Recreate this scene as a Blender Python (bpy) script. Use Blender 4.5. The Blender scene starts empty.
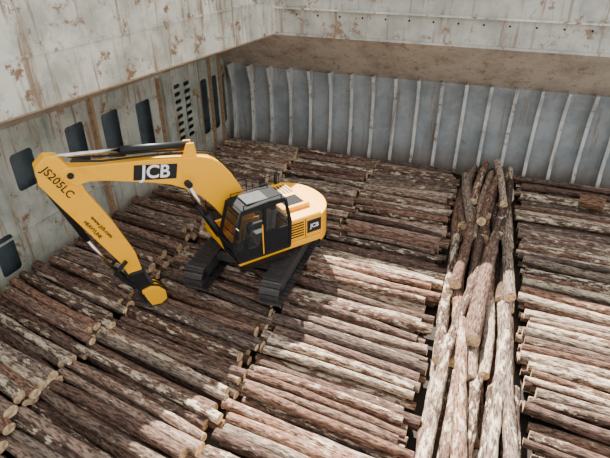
import bpy, math, random
from mathutils import Vector, Matrix
random.seed(7)
R=random.Random(11)
scene=bpy.context.scene
COL=scene.collection

# ------------------------------------------------------------------ materials
def new_mat(name):
    m=bpy.data.materials.new(name); m.use_nodes=True
    nt=m.node_tree; b=nt.nodes['Principled BSDF']
    return m,nt,b
def simple(name,col,rough=.5,metal=0,var=0.12,scale=6,dirt=None,dirt_amt=.0,spec=.5):
    m,nt,b=new_mat(name)
    tc=nt.nodes.new('ShaderNodeTexCoord')
    n=nt.nodes.new('ShaderNodeTexNoise'); n.inputs['Scale'].default_value=scale; n.inputs['Detail'].default_value=6
    nt.links.new(tc.outputs['Object'],n.inputs['Vector'])
    r=nt.nodes.new('ShaderNodeValToRGB')
    d=dirt or tuple(c*(1-var*2) for c in col)
    r.color_ramp.elements[0].position=.35-.1+dirt_amt; r.color_ramp.elements[0].color=(*d,1)
    r.color_ramp.elements[1].position=.5+dirt_amt; r.color_ramp.elements[1].color=(*col,1)
    nt.links.new(n.outputs['Fac'],r.inputs['Fac'])
    nt.links.new(r.outputs['Color'],b.inputs['Base Color'])
    b.inputs['Roughness'].default_value=rough; b.inputs['Metallic'].default_value=metal
    b.inputs['Specular IOR Level'].default_value=spec
    return m
def steel(name,col,col2,rust=(.22,.10,.045),rust_amt=.5,low=None,patch=.56,drip=.56):
    m,nt,b=new_mat(name)
    N=nt.nodes.new; L=nt.links.new
    tc=N('ShaderNodeTexCoord')
    n0=N('ShaderNodeTexNoise'); n0.inputs['Scale'].default_value=.8; n0.inputs['Detail'].default_value=10; n0.inputs['Roughness'].default_value=.66
    L(tc.outputs['Object'],n0.inputs['Vector'])
    r0=N('ShaderNodeValToRGB'); r0.color_ramp.elements[0].position=.40; r0.color_ramp.elements[1].position=.58
    r0.color_ramp.elements[0].color=(*col2,1); r0.color_ramp.elements[1].color=(*col,1)
    L(n0.outputs['Fac'],r0.inputs['Fac'])
    mp=N('ShaderNodeMapping'); mp.inputs['Scale'].default_value=(2.6,2.6,.22)
    L(tc.outputs['Object'],mp.inputs['Vector'])
    n1=N('ShaderNodeTexNoise'); n1.inputs['Scale'].default_value=1.8; n1.inputs['Detail'].default_value=6; n1.inputs['Roughness'].default_value=.62
    L(mp.outputs['Vector'],n1.inputs['Vector'])
    r1=N('ShaderNodeValToRGB'); r1.color_ramp.elements[0].position=drip; r1.color_ramp.elements[1].position=drip+.12
    r1.color_ramp.elements[0].color=(0,0,0,1); r1.color_ramp.elements[1].color=(rust_amt,)*3+(1,)
    L(n1.outputs['Fac'],r1.inputs['Fac'])
    n2=N('ShaderNodeTexNoise'); n2.inputs['Scale'].default_value=1.5; n2.inputs['Detail'].default_value=13; n2.inputs['Roughness'].default_value=.78
    L(tc.outputs['Object'],n2.inputs['Vector'])
    r2=N('ShaderNodeValToRGB'); r2.color_ramp.elements[0].position=patch; r2.color_ramp.elements[1].position=patch+.05
    r2.color_ramp.elements[0].color=(0,0,0,1); r2.color_ramp.elements[1].color=(min(1,rust_amt*1.25),)*3+(1,)
    L(n2.outputs['Fac'],r2.inputs['Fac'])
    mx=N('ShaderNodeMath'); mx.operation='MAXIMUM'
    L(r1.outputs['Color'],mx.inputs[0]); L(r2.outputs['Color'],mx.inputs[1])
    fac=mx.outputs[0]
    if low is not None:
        sx=N('ShaderNodeSeparateXYZ'); L(tc.outputs['Object'],sx.inputs[0])
        ad=N('ShaderNodeMath'); ad.operation='MULTIPLY_ADD'; ad.inputs[1].default_value=-1.0; ad.inputs[2].default_value=low
        L(sx.outputs['Z'],ad.inputs[0])
        mu=N('ShaderNodeMath'); mu.operation='MULTIPLY'; mu.use_clamp=True
        L(ad.outputs[0],mu.inputs[0]); L(n1.outputs['Fac'],mu.inputs[1])
        m2=N('ShaderNodeMath'); m2.operation='MAXIMUM'; L(fac,m2.inputs[0]); L(mu.outputs[0],m2.inputs[1]); fac=m2.outputs[0]
    mix=N('ShaderNodeMixRGB'); mix.inputs['Color2'].default_value=(*rust,1)
    L(fac,mix.inputs['Fac']); L(r0.outputs['Color'],mix.inputs['Color1'])
    L(mix.outputs['Color'],b.inputs['Base Color'])
    b.inputs['Roughness'].default_value=.6
    bp=N('ShaderNodeBump'); bp.inputs['Strength'].default_value=.25; bp.inputs['Distance'].default_value=.03
    L(n0.outputs['Fac'],bp.inputs['Height']); L(bp.outputs['Normal'],b.inputs['Normal'])
    return m

M_girder=steel('painted_steel_cream',(.66,.65,.55),(.40,.40,.33),rust=(.23,.13,.065),rust_amt=.85,patch=.55,drip=.545)
M_coam=steel('painted_steel_grey_cream',(.48,.47,.41),(.32,.32,.28),rust=(.22,.13,.07),rust_amt=.75,patch=.55)
M_stool=steel('painted_steel_tan',(.50,.43,.34),(.36,.30,.23),rust=(.22,.13,.07),rust_amt=.65)
M_side=steel('painted_steel_greygreen',(.48,.49,.42),(.30,.33,.28),rust=(.24,.13,.06),rust_amt=.85,low=.6,drip=.53)
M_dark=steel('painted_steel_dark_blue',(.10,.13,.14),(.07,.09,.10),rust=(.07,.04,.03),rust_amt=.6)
M_bulk=steel('painted_steel_blue',(.32,.345,.345),(.22,.245,.25),rust=(.19,.12,.07),rust_amt=.65,low=.9,patch=.6)
M_rib=steel('painted_steel_rib',(.60,.60,.56),(.40,.42,.41),rust=(.24,.14,.075),rust_amt=.8,low=.7,patch=.56,drip=.56)
M_rust=simple('rusty_edge',(.34,.23,.13),.8,dirt=(.17,.09,.04))
M_yel=simple('machine_yellow',(1.0,.46,.0),.35,scale=2.5,dirt=(.85,.37,.0),dirt_amt=-.08)
M_blk=simple('machine_black',(.010,.010,.011),.45,spec=.3)
M_roof=simple('cab_roof_black',(.014,.014,.015),.75,spec=.12)
M_grey=simple('machine_dark_grey',(.045,.045,.05),.65,dirt=(.08,.06,.04),spec=.2)
M_track=simple('track_steel',(.06,.056,.056),.5,metal=.4,dirt=(.13,.09,.06),scale=12)
M_chrome=simple('chrome_rod',(.7,.7,.7),.15,metal=1)
M_white=simple('decal_white',(.9,.9,.9),.4)
M_seat=simple('seat_fabric',(.12,.12,.13),.9)
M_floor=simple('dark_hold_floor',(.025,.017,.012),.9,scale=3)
mg,ntg,bg=new_mat('cab_glass')
bg.inputs['Base Color'].default_value=(.02,.03,.033,1); bg.inputs['Roughness'].default_value=.04; bg.inputs['Alpha'].default_value=.45
M_glass=mg

def bark_mat():
    m,nt,b=new_mat('bark'); N=nt.nodes.new; L=nt.links.new
    a=N('ShaderNodeAttribute'); a.attribute_name='lc'
    t=N('ShaderNodeAttribute'); t.attribute_name='tint'
    mp=N('ShaderNodeMapping'); mp.inputs['Scale'].default_value=(2.6,7.5,7.5)
    L(a.outputs['Vector'],mp.inputs['Vector'])
    n1=N('ShaderNodeTexNoise'); n1.inputs['Scale'].default_value=1.0; n1.inputs['Detail'].default_value=9; n1.inputs['Roughness'].default_value=.72
    L(mp.outputs['Vector'],n1.inputs['Vector'])
    ad=N('ShaderNodeMath'); ad.operation='ADD'
    L(n1.outputs['Fac'],ad.inputs[0]); L(t.outputs['Alpha'],ad.inputs[1])
    r=N('ShaderNodeValToRGB'); r.color_ramp.elements[0].position=.63; r.color_ramp.elements[1].position=.68
    r.color_ramp.elements[0].color=(0,0,0,1); r.color_ramp.elements[1].color=(1,1,1,1)
    L(ad.outputs[0],r.inputs['Fac'])
    mp2=N('ShaderNodeMapping'); mp2.inputs['Scale'].default_value=(5,22,22)
    L(a.outputs['Vector'],mp2.inputs['Vector'])
    n2=N('ShaderNodeTexNoise'); n2.inputs['Scale'].default_value=1.0; n2.inputs['Detail'].default_value=7; n2.inputs['Roughness'].default_value=.6
    L(mp2.outputs['Vector'],n2.inputs['Vector'])
    r2=N('ShaderNodeValToRGB'); r2.color_ramp.elements[0].position=.38; r2.color_ramp.elements[1].position=.60
    r2.color_ramp.elements[0].color=(.25,.24,.23,1); r2.color_ramp.elements[1].color=(1.55,1.5,1.45,1)
    L(n2.outputs['Fac'],r2.inputs['Fac'])
    mu=N('ShaderNodeMixRGB'); mu.blend_type='MULTIPLY'; mu.inputs['Fac'].default_value=1
    L(t.outputs['Color'],mu.inputs['Color1']); L(r2.outputs['Color'],mu.inputs['Color2'])
    pale=N('ShaderNodeValToRGB'); pale.color_ramp.elements[0].position=.32; pale.color_ramp.elements[1].position=.66
    pale.color_ramp.elements[0].color=(.30,.205,.125,1); pale.color_ramp.elements[1].color=(.76,.66,.49,1)
    L(n2.outputs['Fac'],pale.inputs['Fac'])
    mx=N('ShaderNodeMixRGB'); L(r.outputs['Color'],mx.inputs['Fac']); L(mu.outputs['Color'],mx.inputs['Color1']); L(pale.outputs['Color'],mx.inputs['Color2'])
    L(mx.outputs['Color'],b.inputs['Base Color']); b.inputs['Roughness'].default_value=.88; b.inputs['Specular IOR Level'].default_value=.25
    bp=N('ShaderNodeBump'); bp.inputs['Strength'].default_value=1.0; bp.inputs['Distance'].default_value=.05
    L(n2.outputs['Fac'],bp.inputs['Height']); L(bp.outputs['Normal'],b.inputs['Normal'])
    return m
def end_mat():
    m,nt,b=new_mat('log_end_grain'); N=nt.nodes.new; L=nt.links.new
    a=N('ShaderNodeAttribute'); a.attribute_name='lc'
    n=N('ShaderNodeTexNoise'); n.inputs['Scale'].default_value=9; n.inputs['Detail'].default_value=5
    L(a.outputs['Vector'],n.inputs['Vector'])
    r=N('ShaderNodeValToRGB'); r.color_ramp.elements[0].position=.35; r.color_ramp.elements[1].position=.65
    r.color_ramp.elements[0].color=(.36,.21,.10,1); r.color_ramp.elements[1].color=(.85,.64,.38,1)
    L(n.outputs['Fac'],r.inputs['Fac']); L(r.outputs['Color'],b.inputs['Base Color']); b.inputs['Roughness'].default_value=.8
    return m
M_bark=bark_mat(); M_end=end_mat()

# ------------------------------------------------------------------ helpers
def add_mesh(name,verts,faces,mat,parent=None,smooth=False,bevel=0,rot=None):
    me=bpy.data.meshes.new(name); me.from_pydata([tuple(v) for v in verts],[],faces); me.update()
    import bmesh
    bm=bmesh.new(); bm.from_mesh(me); bmesh.ops.recalc_face_normals(bm,faces=bm.faces); bm.to_mesh(me); bm.free()
    me.materials.append(mat)
    if smooth:
        for p in me.polygons: p.use_smooth=True
    o=bpy.data.objects.new(name,me); COL.objects.link(o)
    if parent: o.parent=parent
    if rot is not None: o.matrix_local=rot
    if bevel:
        b=o.modifiers.new('bevel','BEVEL'); b.width=bevel; b.segments=3; b.limit_method='ANGLE'
    return o
def box(name,lo,hi,mat,parent=None,bevel=0,rot=None):
    x0,y0,z0=lo;x1,y1,z1=hi
    v=[(x0,y0,z0),(x1,y0,z0),(x1,y1,z0),(x0,y1,z0),(x0,y0,z1),(x1,y0,z1),(x1,y1,z1),(x0,y1,z1)]
    f=[(0,3,2,1),(4,5,6,7),(0,1,5,4),(1,2,6,5),(2,3,7,6),(3,0,4,7)]
    return add_mesh(name,v,f,mat,parent,bevel=bevel,rot=rot)
def prism(name,pts,y0,y1,mat,parent=None,bevel=0,rot=None):
    n=len(pts)
    v=[(p[0],y0,p[1]) for p in pts]+[(p[0],y1,p[1]) for p in pts]
    f=[tuple(range(n)),tuple(range(2*n-1,n-1,-1))]+[(i,(i+1)%n,n+(i+1)%n,n+i) for i in range(n)]
    return add_mesh(name,v,f,mat,parent,bevel=bevel,rot=rot)
def planprism(name,pts,z0,z1,mat,parent=None,bevel=0,rot=None):
    n=len(pts)
    v=[(p[0],p[1],z0) for p in pts]+[(p[0],p[1],z1) for p in pts]
    f=[tuple(range(n)),tuple(range(2*n-1,n-1,-1))]+[(i,(i+1)%n,n+(i+1)%n,n+i) for i in range(n)]
    return add_mesh(name,v,f,mat,parent,bevel=bevel,rot=rot)
def cyl(name,p0,p1,r,mat,parent=None,n=18,r1=None,rot=None):
    p0=Vector(p0);p1=Vector(p1);d=(p1-p0).normalized(); r1=r if r1 is None else r1
    a=d.orthogonal().normalized(); b=d.cross(a)
    v=[];f=[]
    for P,rr in ((p0,r),(p1,r1)):
        for i in range(n):
            t=2*math.pi*i/n; v.append(P+a*math.cos(t)*rr+b*math.sin(t)*rr)
    f=[(i,(i+1)%n,n+(i+1)%n,n+i) for i in range(n)]+[tuple(range(n-1,-1,-1)),tuple(range(n,2*n))]
    o=add_mesh(name,v,f,mat,parent,rot=rot)
    for p in o.data.polygons:
        if len(p.vertices)==4: p.use_smooth=True
    return o
def pipe(name,pts,r,mat,parent=None):
    c=bpy.data.curves.new(name,'CURVE'); c.dimensions='3D'; c.bevel_depth=r; c.bevel_resolution=3
    s=c.splines.new('POLY'); s.points.add(len(pts)-1)
    for i,p in enumerate(pts): s.points[i].co=(*p,1)
    c.materials.append(mat)
    o=bpy.data.objects.new(name,c); COL.objects.link(o)
    if parent: o.parent=parent
    return o
def quad_slab(name,a,b,c,d,th,mat):
    a,b,c,d=map(Vector,(a,b,c,d)); n=(b-a).cross(d-a).normalized()*th
    v=[a,b,c,d,a+n,b+n,c+n,d+n]
    f=[(0,3,2,1),(4,5,6,7),(0,1,5,4),(1,2,6,5),(2,3,7,6),(3,0,4,7)]
    return add_mesh(name,v,f,mat)

# ------------------------------------------------------------------ ship hold shell
H=10.0
YB=23.4                       # bulkhead
def wallX(y): return -12.91+(y-9.14)*.0824
def girdX(y): return -12.63+.2087*y
floor=box('floor',(-14.5,-1,-1.0),(12,24,-.62),M_floor)

# back bulkhead
bulk=box('wall_back',(-14,YB,-1),(12,YB+.1,4.2),M_bulk)
ribs_v=[];ribs_f=[]
def addbox(V,F,pts8):
    o=len(V); V.extend(pts8)
    for f in [(0,3,2,1),(4,5,6,7),(0,1,5,4),(1,2,6,5),(2,3,7,6),(3,0,4,7)]: F.append(tuple(i+o for i in f))
prof=[(.48,-.6),(.46,.05),(.30,.55),(.28,1.4),(.28,2.5),(.36,3.0),(.56,3.45),(.62,3.75)]
def rib(x):
    n=len(prof)
    for i in range(n-1):
        (p0,z0),(p1,z1)=prof[i],prof[i+1]
        t=.022
        addbox(ribs_v,ribs_f,[(x-t,YB-p0,z0),(x+t,YB-p0,z0),(x+t,YB,z0),(x-t,YB,z0),(x-t,YB-p1,z1),(x+t,YB-p1,z1),(x+t,YB,z1),(x-t,YB,z1)])
        w=.07;h=.03
        addbox(ribs_v,ribs_f,[(x-w,YB-p0-h,z0),(x+w,YB-p0-h,z0),(x+w,YB-p0,z0),(x-w,YB-p0,z0),(x-w,YB-p1-h,z1),(x+w,YB-p1-h,z1),(x+w,YB-p1,z1),(x-w,YB-p1,z1)])
x=-11.3
while x<11: rib(x); x+=1.0
ribs=add_mesh('trim_bulkhead_frames',ribs_v,ribs_f,M_rib)

# sloping upper stool + hatch end coaming
YC=21.0; ZC=5.7; XC=girdX(YC)
quad_slab('ceiling_stool_slope',(-14,YC,ZC),(12,YC,ZC),(12,YB+.05,3.55),(-14,YB+.05,3.55),.05,M_stool)
box('wall_hatch_end',(XC,YC,ZC),(12,YC+.12,8.9),M_coam)
box('trim_hatch_end_lip',(XC,YC-.10,ZC-.05),(12,YC+.14,ZC+.04),M_coam)
box('trim_hatch_end_ledge',(XC,YC-.14,6.66),(12,YC,6.72),M_girder)
# side girder (hatch side coaming)
def gpt(y,z,off=0): return (girdX(y)+off,y,z)
quad_slab('wall_hatch_side',gpt(-1,ZC),gpt(YC,ZC),gpt(YC,8.9),gpt(-1,8.9),.12,M_girder)
def strip(name,y0,y1,z0,z1,prot,mat):
    v=[gpt(y0,z0),gpt(y1,z0),gpt(y1,z0,prot),gpt(y0,z0,prot),gpt(y0,z1),gpt(y1,z1),gpt(y1,z1,prot),gpt(y0,z1,prot)]
    return add_mesh(name,v,[(0,3,2,1),(4,5,6,7),(0,1,5,4),(1,2,6,5),(2,3,7,6),(3,0,4,7)],mat)
strip('trim_hatch_side_lip',-1,YC,ZC-.05,ZC+.05,.12,M_rust)
strip('trim_hatch_side_ledge',-1,YC,6.98,7.05,.16,M_girder)
V=[];F=[]
y=4.0
gd=Vector((.2087,1,0)).normalized(); gn=Vector((1,-.2087,0)).normalized()
while y<YC-.3:
    c=Vector(gpt(y,6.62))+gn*.02; o=len(V)
    for i in range(12):
        t=2*math.pi*i/12; V.append(c+gd*math.cos(t)*.09+Vector((0,0,1))*math.sin(t)*.07)
    F.append(tuple(range(o,o+12))); y+=.75
add_mesh('trim_drain_holes',V,F,M_blk)
V=[];F=[]
for X in [XC+1+.9*i for i in range(22)]:
    o=len(V)
    for i in range(12):
        t=2*math.pi*i/12; V.append((X+math.cos(t)*.04,YC-.012,6.45+math.sin(t)*.04))
    F.append(tuple(range(o,o+12)))
add_mesh('trim_bolt_holes',V,F,M_blk)
# sloping topside
quad_slab('ceiling_side_slope',gpt(-1,ZC),gpt(YC,ZC),(wallX(YB)-.05,YB,4.2),(wallX(-1)-.05,-1,5.0),-.05,M_stool)

# side wall : hull plate behind, pierced web plate in front
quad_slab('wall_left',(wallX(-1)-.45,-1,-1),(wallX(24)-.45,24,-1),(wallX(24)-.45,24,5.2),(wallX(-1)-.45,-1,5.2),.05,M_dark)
wd=Vector((.0824,1,0)).normalized()
def rr(cx,cy,hw,hh,rad,lean=0,n=5):
    pts=[]
    for sx,sy,a0 in ((1,1,0),(-1,1,90),(-1,-1,180),(1,-1,270)):
        for k in range(n+1):
            a=math.radians(a0+90*k/n)
            pts.append((cx+sx*(hw-rad)+math.cos(a)*rad,cy+sy*(hh-rad)+math.sin(a)*rad))
    return pts
holes=[rr(13.4,3.05,.42,.85,.12),rr(15.1,2.8,.44,1.0,.12),rr(16.95,2.65,.44,1.0,.12),rr(11.2,3.2,.42,.6,.14),
       rr(8.9,3.3,.4,.6,.14),rr(9.75,.9,.35,.65,.14),rr(7.6,.9,.4,.7,.14),
       rr(21.25,2.1,.32,1.3,.2),rr(22.15,2.05,.28,1.3,.2),rr(22.9,2.0,.22,1.2,.18)]
for k in range(8):
    holes.append(rr(19.25,1.3+.33*k,.22,.09,.08)); holes.append(rr(19.95,1.25+.33*k,.22,.09,.08))
cu=bpy.data.curves.new('side_web','CURVE'); cu.dimensions='2D'; cu.fill_mode='BOTH'; cu.extrude=.015
def spl(pts):
    s=cu.splines.new('POLY'); s.points.add(len(pts)-1); s.use_cyclic_u=True
    for i,p in enumerate(pts): s.points[i].co=(p[0],p[1],0,1)
spl([(-1,-1),(23.5,-1),(23.5,5.1),(-1,5.1)])
for h in holes: spl(h)
to=bpy.data.objects.new('tmp',cu); COL.objects.link(to)
bpy.context.view_layer.update()
me=bpy.data.meshes.new_from_object(to.evaluated_get(bpy.context.evaluated_depsgraph_get()))
bpy.data.objects.remove(to)
s=math.sqrt(1+.0824**2)
Mw=Matrix(((.0824,0,1/s,wallX(0)),(1,0,-.0824/s,0),(0,1,0,0),(0,0,0,1)))
me.transform(Mw); me.materials.clear(); me.materials.append(M_side)
wp=bpy.data.objects.new('wall_left_web_plate',me); COL.objects.link(wp)
V=[];F=[];V2=[];F2=[]
wn=Vector((1,-.0824,0)).normalized()
def stiff(VV,FF,y,w,p,z0,z1):
    c=Vector((wallX(y),y,0))
    pts=[]
    for z in (z0,z1):
        for (a,b) in ((-w,0),(w,0),(w,p),(-w,p)):
            q=c+wd*a+wn*b; pts.append((q.x,q.y,z))
    addbox(VV,FF,pts)
for y in (5.5,8.2,10.3,12.3,18.2,20.65): stiff(V,F,y,.03,.16,-.8,4.7)
stiff(V2,F2,14.2,.06,.22,-.8,4.7)
for y in (17.9,20.7,21.7,22.55): stiff(V2,F2,y,.02,.2,-.8,4.3)
add_mesh('trim_side_stiffeners',V,F,M_side); add_mesh('trim_side_rusty_frames',V2,F2,M_rust)
V=[];F=[]
for z in (1.35,):
    a=Vector((wallX(2),2,z));b=Vector((wallX(18.1),18.1,z))
    addbox(V,F,[a,b,b+wn*.09,a+wn*.09,a+Vector((0,0,.03)),b+Vector((0,0,.03)),b+wn*.09+Vector((0,0,.03)),a+wn*.09+Vector((0,0,.03))])
add_mesh('trim_side_stringers',[tuple(v) for v in V],F,M_side)

# ------------------------------------------------------------------ logs
PAL=[(.10,.062,.047),(.125,.075,.056),(.16,.10,.074),(.21,.145,.11),(.28,.215,.165),(.14,.10,.08),(.18,.10,.068)]
class Pile:
    def __init__(s): s.v=[];s.f=[];s.lc=[];s.t=[];s.mi=[]
    def log(s,p0,p1,r0,r1,pale=None,tint=None):
        p0=Vector(p0);p1=Vector(p1);d=p1-p0;Ln=d.length;d.normalize()
        a=d.cross(Vector((0,0,1))).normalized(); b=a.cross(d)
        n=12;m=11
        off=Vector((R.uniform(0,90),R.uniform(0,90),R.uniform(0,90)))
        tint=tint or R.choice(PAL); k=R.uniform(.6,1.35); tint=tuple(c*k for c in tint)
        pale=R.choice([-.04,0,.03,.06,.1,.15]) if pale is None else pale
        bx=R.uniform(-.08,.08);bz=R.uniform(-.02,.04); ph=R.uniform(0,6)
        o=len(s.v)
        def ring(t,k=0):
            rad=(r0+(r1-r0)*t); base=p0+d*Ln*t+a*bx*math.sin(math.pi*t)+b*bz*math.sin(math.pi*t)
            res=[]
            g=R.uniform(-.06,.06)
            for i in range(n):
                th=2*math.pi*i/n
                q=rad*(1+g+.07*math.sin(2*th+ph+3*t)+R.uniform(-.07,.07))
                res.append((base+a*math.cos(th)*q+b*math.sin(th)*q,Vector((t*Ln,math.cos(th)*rad,math.sin(th)*rad))+off))
            return res
        rings=[ring(j/(m-1)) for j in range(m)]
        for rg in rings:
            for q,l in rg: s.v.append(q); s.lc.append(l); s.t.append((*tint,pale))
        for j in range(m-1):
            for i in range(n):
                s.f.append((o+j*n+i,o+j*n+(i+1)%n,o+(j+1)*n+(i+1)%n,o+(j+1)*n+i)); s.mi.append(0)
        for rg,rev in ((rings[0],True),(rings[-1],False)):
            o2=len(s.v)
            for q,l in rg: s.v.append(q); s.lc.append(l); s.t.append((*tint,pale))
            idx=list(range(o2,o2+n)); 
            if rev: idx.reverse()
            s.f.append(tuple(idx)); s.mi.append(1)
    def build(s,name):
        me=bpy.data.meshes.new(name); me.from_pydata([tuple(v) for v in s.v],[],s.f); me.update()
        import bmesh
        me.materials.append(M_bark); me.materials.append(M_end)
        me.polygons.foreach_set('material_index',s.mi)
        me.polygons.foreach_set('use_smooth',[i==0 for i in s.mi])
        at=me.attributes.new('lc','FLOAT_VECTOR','POINT'); at.data.foreach_set('vector',[c for v in s.lc for c in v])
        ct=me.attributes.new('tint','FLOAT_COLOR','POINT'); ct.data.foreach_set('color',[c for v in s.t for c in v])
        bm=bmesh.new(); bm.from_mesh(me); bmesh.ops.recalc_face_normals(bm,faces=bm.faces); bm.to_mesh(me); bm.free()
        o=bpy.data.objects.new(name,me); COL.objects.link(o); return o

def column(xa,xb,ya,yb,ang,ztop,second=.84,pale=None):
    P=Pile()
    for layer in (0,1):
        y=ya+(.17 if layer else 0)
        while y<yb:
            r=R.uniform(.09,.165)
            st=r*2*R.uniform(.95,1.17)
            if layer==1 and R.random()>second: y+=st; continue
            X0=xa(y) if callable(xa) else xa
            X1=xb(y) if callable(xb) else xb
            X0+=R.uniform(-.12,.25); X1+=R.uniform(-.30,.20)
            th=math.radians(ang(y)+R.uniform(-2.0,2.0))
            xm=(X0+X1)/2; hl=(X1-X0)/2
            z=ztop-.16-.25*(1-layer)+R.uniform(-.06,.08)
            tilt=R.uniform(-.06,.06)
            e=R.uniform(-.02,.03)
            P.log((xm-hl,y+hl*math.tan(th),z+tilt),(xm+hl,y-hl*math.tan(th),z-tilt),r-e,r+e)
            y+=st
    return P
def lerp(y,y0,a0,y1,a1):
    t=max(0,min(1,(y-y0)/(y1-y0))); return a0+(a1-a0)*t
column(lambda y:wallX(y)+.38,-8.75,3.5,15.6,lambda y:lerp(y,7,15,16,7),.32).build('log_stack')
column(lambda y:lerp(y,6,-9.15,12,-8.7),-4.5,3.5,15.9,lambda y:lerp(y,6,11,16,5),.03).build('log_stack.001')
column(-4.4,-.10,3.5,15.4,lambda y:lerp(y,6,8,16,4),.02).build('log_stack.002')
column(lambda y:wallX(y)+.38,-7.6,15.9,22.8,lambda y:lerp(y,15,6,22,2),.15).build('log_stack.003')
column(-7.6,-3.75,16.1,22.8,lambda y:lerp(y,15,5,22,1),.05).build('log_stack.004')
column(-3.8,-.10,15.6,22.8,lambda y:lerp(y,15,4,22,1),.0).build('log_stack.005')
column(2.40,6.5,5,22.8,lambda y:lerp(y,7,8,22,3),.0).build('log_stack.006')
column(6.5,10.7,5,22.8,lambda y:lerp(y,7,8,22,3),.05).build('log_stack.007')

# longitudinal bundle
P=Pile()
def seg(y0,y1,z,xs,ang=0,jit=2.2,r=(.14,.2),pale=None):
    for X in xs:
        rad=R.uniform(*r); a=math.tan(math.radians(ang+R.uniform(-jit,jit)))
        hy=(y1-y0)/2
        ya=y0+R.uniform(-.6,.6); yb=y1+R.uniform(-.6,.6)
        P.log((X-a*hy,ya,z+R.uniform(-.07,.07)),(X+a*hy,min(yb,23),z+R.uniform(-.07,.07)),rad*1.05,rad*.9,pale=pale)
xs=[.25,.6,.95,1.33,1.7,2.02]
for (a,b) in ((3.5,8.6),(8.6,12.8),(12.8,17),(17,21),(19.5,22.9)):
    seg(a,b,-.32,xs,jit=1.0)
seg(5.2,10.4,-.02,[.25,.68,1.12,1.55,1.98],2,r=(.15,.2),pale=.11,jit=1.5)
seg(9.9,13.4,-.02,[.25,.62,1.02,1.42,1.85],-1,r=(.14,.2))
seg(13.2,17.4,-.03,[.25,.6,1.0,1.45,1.9],2)
seg(17.2,20.6,-.02,[.35,.75,1.15,1.6,1.95],-2)
seg(19.6,22.8,.1,[.5,.9,1.3,1.75,2.05],1)
def top(xa,ya,xb,yb,z,r,pale=.06,dz=.03): P.log((xa,ya,z),(xb,yb,z+dz),r*1.05,r*.88,pale=pale)
top(1.0,11.0,1.42,15.8,.33,.23,.02)
top(.40,10.2,1.12,14.6,.28,.14,.08)
top(.95,7.2,.72,11.8,.28,.15,.12)
top(1.45,6.6,1.85,11.6,.30,.16,.14)
top(2.0,7.6,1.85,12.8,.27,.15,.08)
top(.2,6.4,.45,11.0,.27,.15,.12)
top(.40,13.4,.75,18.2,.3,.17,.03)
top(1.30,14.0,1.75,18.5,.30,.17,.08)
top(2.0,13.3,1.85,18.0,.28,.16,.06)
top(.70,17.2,.25,21.3,.3,.17,.03)
top(.95,17.6,1.3,21.8,.3,.17,.06)
top(1.2,17.9,1.65,22.0,.36,.16,.03)
top(1.0,17.0,1.5,21.0,.60,.15,.06,-.05)
top(1.65,16.7,2.05,21.3,.3,.17,.04)
top(.65,18.8,1.05,22.8,.40,.15,.1)
top(1.75,18.6,1.45,22.7,.58,.14,.02)
P.build('log_bundle')
Q=Pile(); Q.log((4.6,20.3,.36),(5.45,20.1,.36),.27,.25,pale=-.1,tint=(.20,.11,.065)); Q.build('short_log')

# ------------------------------------------------------------------ excavator
EX=bpy.data.objects.new('excavator',None); COL.objects.link(EX)
EX.location=(-5.86,12.95,.05); ang=math.atan2(-.776,-.63); EX.rotation_euler=(0,0,ang)
RU=Matrix.Rotation(math.pi/2-ang,4,'Z')     # undercarriage points along the hold
def track(side,yc):
    rr_=.40; L2=1.75; w=.30
    n=46
    per=4*L2+2*math.pi*rr_
    V=[];F=[]
    for k in range(n):
        s_=per*k/n
        if s_<2*L2: p=(-L2+s_,0.84); t=0
        elif s_<2*L2+math.pi*rr_: a=(s_-2*L2)/rr_; p=(L2+math.sin(a)*rr_,.44+math.cos(a)*rr_); t=-a
        elif s_<4*L2+math.pi*rr_: p=(L2-(s_-2*L2-math.pi*rr_),.04); t=-math.pi
        else: a=(s_-4*L2-math.pi*rr_)/rr_; p=(-L2-math.sin(a)*rr_,.44-math.cos(a)*rr_); t=-math.pi-a
        tx,tz=math.cos(t),math.sin(t); nx,nz=-tz,tx
        def q(a,b,y): return (p[0]+tx*a+nx*b,y,p[1]+tz*a+nz*b)
        hw=per/n*.42
        addbox(V,F,[q(-hw,-.02,yc-w),q(hw,-.02,yc-w),q(hw,-.02,yc+w),q(-hw,-.02,yc+w),q(-hw,.02,yc-w),q(hw,.02,yc-w),q(hw,.02,yc+w),q(-hw,.02,yc+w)])
        for g in (-.6,0.1):
            c=hw*g
            addbox(V,F,[q(c-.012,.02,yc-w),q(c+.012,.02,yc-w),q(c+.012,.02,yc+w),q(c-.012,.02,yc+w),q(c-.008,.06,yc-w),q(c+.008,.06,yc-w),q(c+.008,.06,yc+w),q(c-.008,.06,yc+w)])
        addbox(V,F,[q(-hw*1.1,-.09,yc-.1),q(hw*1.1,-.09,yc-.1),q(hw*1.1,-.09,yc+.1),q(-hw*1.1,-.09,yc+.1),q(-hw*1.1,-.02,yc-.1),q(hw*1.1,-.02,yc-.1),q(hw*1.1,-.02,yc+.1),q(-hw*1.1,-.02,yc+.1)])
    add_mesh('track_'+side,V,F,M_track,EX,rot=RU)
    prism('track_frame_'+side,[(-1.6,.25),(1.6,.25),(1.7,.45),(1.3,.66),(-1.3,.66),(-1.7,.45)],yc-.17,yc+.17,M_grey,EX,bevel=.03,rot=RU)
    for i,xx in enumerate((-L2,L2)):
        cyl('idler_%s_%d'%(side,i),(xx,yc-.13,.44),(xx,yc+.13,.44),.33,M_grey,EX,24,rot=RU)
        cyl('hub_%s_%d'%(side,i),(xx,yc-.2,.44),(xx,yc+.2,.44),.14,M_yel if i else M_blk,EX,16,rot=RU)
    for i in range(7):
        xx=-1.3+2.6*i/6
        cyl('roller_%s_%d'%(side,i),(xx,yc-.15,.2),(xx,yc+.15,.2),.11,M_blk,EX,12,rot=RU)
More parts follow.
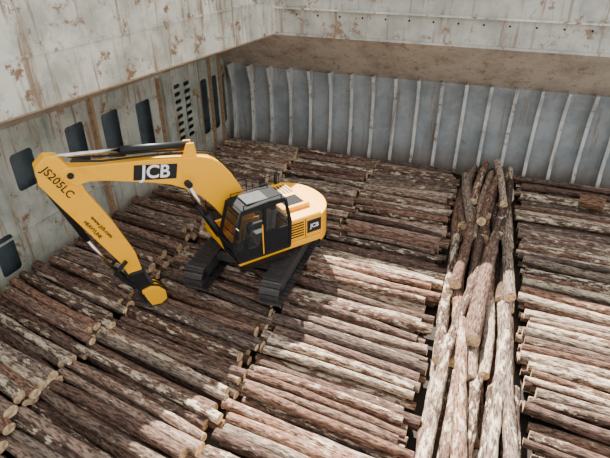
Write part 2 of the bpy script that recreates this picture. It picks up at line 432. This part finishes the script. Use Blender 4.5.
track('right',-1.22); track('left',1.22)
planprism('x_frame',[(-.9,-1.1),(-.5,-.6),(.5,-.6),(.9,-1.1),(.9,1.1),(.5,.6),(-.5,.6),(-.9,1.1)],.45,.78,M_grey,EX,bevel=.03,rot=RU)
cyl('slew_ring',(0,0,.75),(0,0,1.06),.62,M_blk,EX,32)
# house
box('house_deck',(-1.7,-1.25,1.04),(1.25,1.25,1.24),M_yel,EX,bevel=.03)
box('engine_cover',(-1.65,-1.25,1.24),(-.42,1.25,2.02),M_yel,EX,bevel=.07)
box('engine_hood',(-1.55,-.95,2.0),(-.55,.75,2.16),M_yel,EX,bevel=.06)
for i in range(7):
    box('hood_vent_%d'%i,(-1.45+.12*i,-.75,2.155),(-1.39+.12*i,-.15,2.17),M_blk,EX)
box('hood_grille',(-1.4,.05,2.155),(-.75,.6,2.172),M_roof,EX)
box('side_door_seam',(-1.05,1.248,1.3),(-1.03,1.258,1.95),M_blk,EX)
box('side_decal_panel',(-1.62,1.248,1.42),(-1.1,1.262,1.85),M_blk,EX)
for i in range(6): box('side_louvre_%d'%i,(-.98,1.248,1.40+.09*i),(-.52,1.262,1.44+.09*i),M_blk,EX)
cw=[(-1.6,-1.27),(-1.6,1.27)]
for i in range(13):
    a=math.radians(62-124*i/12); cw.append((-1.05-1.30*math.cos(a),1.265*math.sin(a)/math.sin(math.radians(62))))
planprism('counterweight',cw,1.0,1.98,M_yel,EX,bevel=.08)
planprism('counterweight_skirt',[(x_*1.004 if x_<-1.65 else x_,y_*.98) for x_,y_ in cw],.93,1.12,M_blk,EX,bevel=.03)
cyl('exhaust',(-1.3,-1.0,2.0),(-1.3,-1.0,2.5),.06,M_blk,EX)
cyl('air_precleaner',(-.8,-1.05,2.0),(-.8,-1.05,2.32),.10,M_blk,EX)
box('tank_box',(-.42,-1.25,1.24),(.55,-.5,2.0),M_yel,EX,bevel=.05)
box('tool_box',(.55,-1.25,1.24),(1.25,-.55,1.65),M_yel,EX,bevel=.05)
box('tank_step_tread',(.6,-1.2,1.65),(1.2,-.65,1.665),M_blk,EX)
pipe('handrail_right',[(1.15,-1.2,1.6),(1.15,-1.2,2.25),(.5,-1.2,2.5),(-.3,-1.2,2.5),(-.3,-1.2,2.0)],.02,M_blk,EX)
pipe('handrail_rear',[(-.5,-1.15,2.0),(-.5,-1.15,2.38),(-1.5,-1.15,2.38),(-1.5,-1.15,2.0)],.018,M_blk,EX)
box('centre_deck',(-.42,-.5,1.24),(.3,.42,1.75),M_blk,EX,bevel=.03)
# cab
cabp=[(-.42,1.24),(1.28,1.24),(1.42,1.75),(1.12,2.80),(-.32,2.84),(-.46,2.1)]
y0,y1=.40,1.30
prism('cab_floor',[(-.42,1.2),(1.28,1.2),(1.32,1.34),(-.43,1.34)],y0,y1,M_blk,EX,bevel=.02)
for nm,yy in (('in',y0),('out',y1)):
    pipe('cab_frame_'+nm,[(p[0],yy,p[1]) for p in cabp]+[(cabp[0][0],yy,cabp[0][1])],.06,M_roof,EX)
    add_mesh('cab_glass_'+nm,[(p[0],yy,p[1]) for p in cabp],[tuple(range(6))],M_glass,EX)
pipe('cab_pillar_door',[(.42,y1,1.24),(.38,y1,2.82)],.06,M_roof,EX)
pipe('cab_waist_rail',[(-.45,y1,1.95),(.42,y1,1.95)],.035,M_roof,EX)
box('cab_door_lower',(-.42,y1-.02,1.24),(.40,y1+.02,1.95),M_roof,EX)
box('cab_door_lower_front',(.42,y1-.02,1.24),(1.28,y1+.015,1.6),M_roof,EX)
for i,(xx,zz) in enumerate(cabp): pipe('cab_crossbar_%d'%i,[(xx,y0,zz),(xx,y1,zz)],.06,M_roof,EX)
add_mesh('cab_windscreen',[(1.42,y0,1.75),(1.42,y1,1.75),(1.12,y1,2.80),(1.12,y0,2.80)],[(0,1,2,3)],M_glass,EX)
add_mesh('cab_windscreen_lower',[(1.28,y0,1.24),(1.28,y1,1.24),(1.42,y1,1.75),(1.42,y0,1.75)],[(0,1,2,3)],M_glass,EX)
for k in range(4):
    t=(k+.5)/4; xx=1.46-.30*t; zz=1.78+1.02*t
    pipe('cab_guard_bar_%d'%k,[(xx,y0,zz),(xx,y1,zz)],.016,M_roof,EX)
box('cab_rear_panel',(-.46,y0,1.24),(-.42,y1,2.0),M_roof,EX)
prism('cab_roof',[(-.36,2.80),(1.16,2.77),(1.10,2.89),(.2,2.96),(-.3,2.93)],y0-.02,y1+.02,M_roof,EX,bevel=.04)
box('cab_roof_hatch',(.15,y0+.15,2.93),(.85,y1-.15,2.97),M_grey,EX,bevel=.02)
pipe('cab_roof_rail_left',[(-.2,y1-.04,2.95),(-.2,y1-.04,3.04),(1.0,y1-.04,3.0),(1.0,y1-.04,2.9)],.018,M_roof,EX)
pipe('cab_roof_rail_right',[(-.2,y0+.04,2.95),(-.2,y0+.04,3.04),(1.0,y0+.04,3.0),(1.0,y0+.04,2.9)],.018,M_roof,EX)
box('seat_base',(0,.62,1.34),(.5,1.12,1.75),M_seat,EX,bevel=.05)
prism('seat_back',[(-.05,1.7),(.1,1.7),(-.02,2.5),(-.16,2.5)],.64,1.1,M_seat,EX,bevel=.05)
box('console_left',(.05,1.12,1.6),(.6,1.24,1.9),M_grey,EX,bevel=.03)
box('console_right',(.05,.48,1.6),(.6,.6,1.9),M_grey,EX,bevel=.03)
pipe('control_levers',[(.95,.78,1.34),(.85,.78,1.95)],.02,M_blk,EX)
pipe('mirror_arm',[(1.2,y1,2.3),(1.35,y1+.22,2.3)],.015,M_blk,EX); box('mirror',(1.33,y1+.13,2.15),(1.37,y1+.3,2.5),M_blk,EX,bevel=.01)
pipe('cab_handrail',[(.5,y1+.07,1.3),(.5,y1+.07,2.3)],.018,M_yel,EX)
box('cab_step',(-.3,1.26,1.0),(1.1,1.46,1.06),M_blk,EX)

# boom
boom=[(.1,1.8),(.30,2.45),(.58,3.1),(.82,3.55),(1.08,3.9),(1.38,4.13),(1.75,4.26),(2.3,4.36),(3,4.48),(4.2,4.64),(5.1,4.76),(5.22,4.6),(5.15,4.4),(4.2,4.2),(3.1,3.85),(2.6,3.66),(2.2,3.42),(1.8,3.08),(1.45,2.64),(1.05,2.0),(.55,1.5),(.25,1.5)]
YW=.22
prism('boom',boom,-YW,YW,M_yel,EX,bevel=.025)
cyl('boom_foot_pin',(.35,-.36,1.7),(.35,.36,1.7),.12,M_blk,EX)
for sgn,nm in ((-1,'right'),(1,'left')):
    box('boom_bracket_'+nm,(.05,sgn*.29-.03,1.2),(.75,sgn*.29+.03,1.95),M_yel,EX,bevel=.03)
    yy=sgn*.36
    cyl('boom_cylinder_'+nm,(1.15,yy,1.25),(1.75,yy,2.55),.085,M_blk,EX)
    cyl('boom_rod_'+nm,(1.7,yy,2.45),(2.15,yy,3.55),.05,M_chrome,EX)
cyl('boom_cylinder_pin',(2.15,-.42,3.6),(2.15,.42,3.6),.09,M_blk,EX)
cyl('arm_cylinder',(1.9,0,4.58),(3.7,0,4.84),.10,M_blk,EX)
cyl('arm_cylinder_rod',(3.7,0,4.84),(5.35,0,5.04),.055,M_chrome,EX)
for s_ in (-1,1): prism('arm_cylinder_lug_%d'%(s_+1),[(1.75,4.22),(2.2,4.3),(2.0,4.68),(1.8,4.66)],s_*.13-.02,s_*.13+.02,M_yel,EX)
pipe('boom_hose_a',[(.3,.12,2.4),(.75,.12,3.5),(1.3,.12,4.22),(1.9,.12,4.40),(3,.14,4.58),(4.2,.16,4.72),(4.9,.16,4.88)],.028,M_blk,EX)
pipe('boom_hose_b',[(.3,-.12,2.4),(.75,-.12,3.5),(1.3,-.12,4.22),(1.9,-.12,4.40),(3,-.14,4.58),(4.2,-.16,4.72),(4.9,-.16,4.88)],.028,M_blk,EX)
# arm
arm=[(5.15,5.06),(5.42,5.11),(5.68,4.9),(5.70,4.45),(5.3,3.65),(4.32,1.75),(4.12,1.15),(3.9,1.05),(3.75,1.2),(3.85,1.9),(4.25,3.0),(4.72,4.05),(4.82,4.5)]
prism('arm',arm,-.18,.18,M_yel,EX,bevel=.025)
for s_ in (-1,1): prism('boom_nose_plate_%d'%(s_+1),[(4.6,4.3),(4.9,4.25),(5.1,4.45),(5.12,4.62),(5.05,4.72),(4.7,4.72)],s_*.21-.02,s_*.21+.02,M_yel,EX,bevel=.01)
cyl('arm_pin',(4.98,-.26,4.55),(4.98,.26,4.55),.08,M_blk,EX)
cyl('bucket_cylinder',(5.66,0,4.6),(4.95,0,2.6),.085,M_blk,EX)
cyl('bucket_rod',(4.95,0,2.6),(4.5,0,1.5),.05,M_chrome,EX)
for s_ in (-1,1):
    pipe('bucket_link_%d'%(s_+1),[(4.15,s_*.24,1.75),(4.5,s_*.24,1.45),(4.05,s_*.2,.78)],.06,M_blk,EX)
box('arm_tip_boss',(3.72,-.24,.92),(4.15,.24,1.3),M_blk,EX,bevel=.06)
prism('hitch_body',[(4.2,1.2),(3.72,1.25),(3.5,.7),(3.75,.45),(4.1,.6)],-.17,.17,M_grey,EX,bevel=.03)
def bs(pts): return [(3.86+(a-3.9)*.86,.02+(b)*.86) for a,b in pts]
bk=[(3.95,.72),(3.65,.78),(3.38,.66),(3.18,.42),(3.18,.12),(3.4,-.02),(3.72,.03),(3.6,.12),(3.4,.17),(3.34,.42),(3.45,.56),(3.7,.6),(3.95,.58)]
prism('bucket_shell',bs(bk),-.30,.30,M_yel,EX,bevel=.012)
for s_ in (-1,1):
    prism('bucket_cheek_%d'%(s_+1),bs([(3.95,.70),(3.65,.76),(3.38,.64),(3.2,.42),(3.2,.12),(3.4,.0),(3.72,.05),(3.85,.35)]),s_*.31-.02,s_*.31+.02,M_yel,EX,bevel=.008)
    prism('hitch_plate_%d'%(s_+1),[(4.2,1.15),(3.8,1.2),(3.55,.62),(3.9,.5)],s_*.2-.03,s_*.2+.03,M_blk,EX)
for k in range(3):
    prism('bucket_rib_%d'%k,bs([(3.62,.81),(3.36,.70),(3.13,.43),(3.13,.12),(3.2,.12),(3.2,.42),(3.4,.64),(3.65,.75)]),-.2+.2*k-.025,-.2+.2*k+.025,M_blk,EX)
for i in range(5):
    yy=-.27+.135*i
    prism('bucket_tooth_%d'%i,bs([(3.6,-.01),(4.02,.16),(3.62,.15)]),yy-.035,yy+.035,M_grey,EX)

# decals
def text(name,body,size,origin,right,up,mat,off=0,sp=1.0):
    c=bpy.data.curves.new(name,'FONT'); c.body=body; c.size=size; c.extrude=.004; c.align_x='CENTER'; c.align_y='CENTER'; c.offset=off; c.space_character=sp
    c.materials.append(mat)
    o=bpy.data.objects.new(name,c); COL.objects.link(o); o.parent=EX
    r_=Vector(right).normalized(); u=Vector(up); u=(u-r_*u.dot(r_)).normalized(); n_=r_.cross(u)
    Mx=Matrix((r_,u,n_)).transposed().to_4x4(); Mx.translation=Vector(origin); o.matrix_local=Mx
dir_=Vector((1,0,.2)).normalized()
def plate(name,c,d,L,Hh,y,mat):
    d=Vector(d).normalized(); up=Vector((-d.z,0,d.x)) ; c=Vector(c)
    pts=[c-d*L/2-up*Hh/2,c+d*L/2-up*Hh/2,c+d*L/2+up*Hh/2,c-d*L/2+up*Hh/2]
    prism(name,[(p.x,p.z) for p in pts],y,y+.006,mat,EX)
plate('logo_panel',(2.95,0,4.13),dir_,1.15,.42,YW,M_blk)
text('logo_text','JCB',.50,(2.95,YW+.012,4.13),-dir_,(0,0,1),M_white,.010)
text('model_decal','JS205LC',.27,(5.28,.19,4.42),(-.46,0,-.88),(-1,0,.5),M_blk,.003,1.06)
text('arm_decal','www.jcb.com',.15,(4.55,.19,2.95),(-.45,0,-.9),(-1,0,.5),M_blk,.002)
text('arm_decal_small','HEAVYLINE',.13,(4.78,.19,2.95),(-.45,0,-.9),(-1,0,.5),M_blk,.002)
text('cw_logo','JCB',.2,(-1.36,1.268,1.64),(-1,0,0),(0,0,1),M_white,.004)

# ------------------------------------------------------------------ light
w=bpy.data.worlds.new('World'); scene.world=w; w.use_nodes=True
bgn=w.node_tree.nodes['Background']; bgn.inputs['Color'].default_value=(.94,.97,1,1); bgn.inputs['Strength'].default_value=1.6
sd=bpy.data.lights.new('sun','SUN'); sd.energy=26; sd.angle=.009; sd.color=(1,.95,.86)
so=bpy.data.objects.new('sun',sd); COL.objects.link(so)
shift=Vector((3.9,-6.9,-8.9)).normalized()
so.rotation_euler=shift.to_track_quat('-Z','Y').to_euler()

# ------------------------------------------------------------------ camera
cd=bpy.data.cameras.new('camera'); cd.sensor_width=36; cd.lens=36*520/610
co=bpy.data.objects.new('camera',cd); COL.objects.link(co)
co.location=(0,0,H); co.rotation_euler=(math.radians(58.5),0,math.radians(18.15))
scene.camera=co
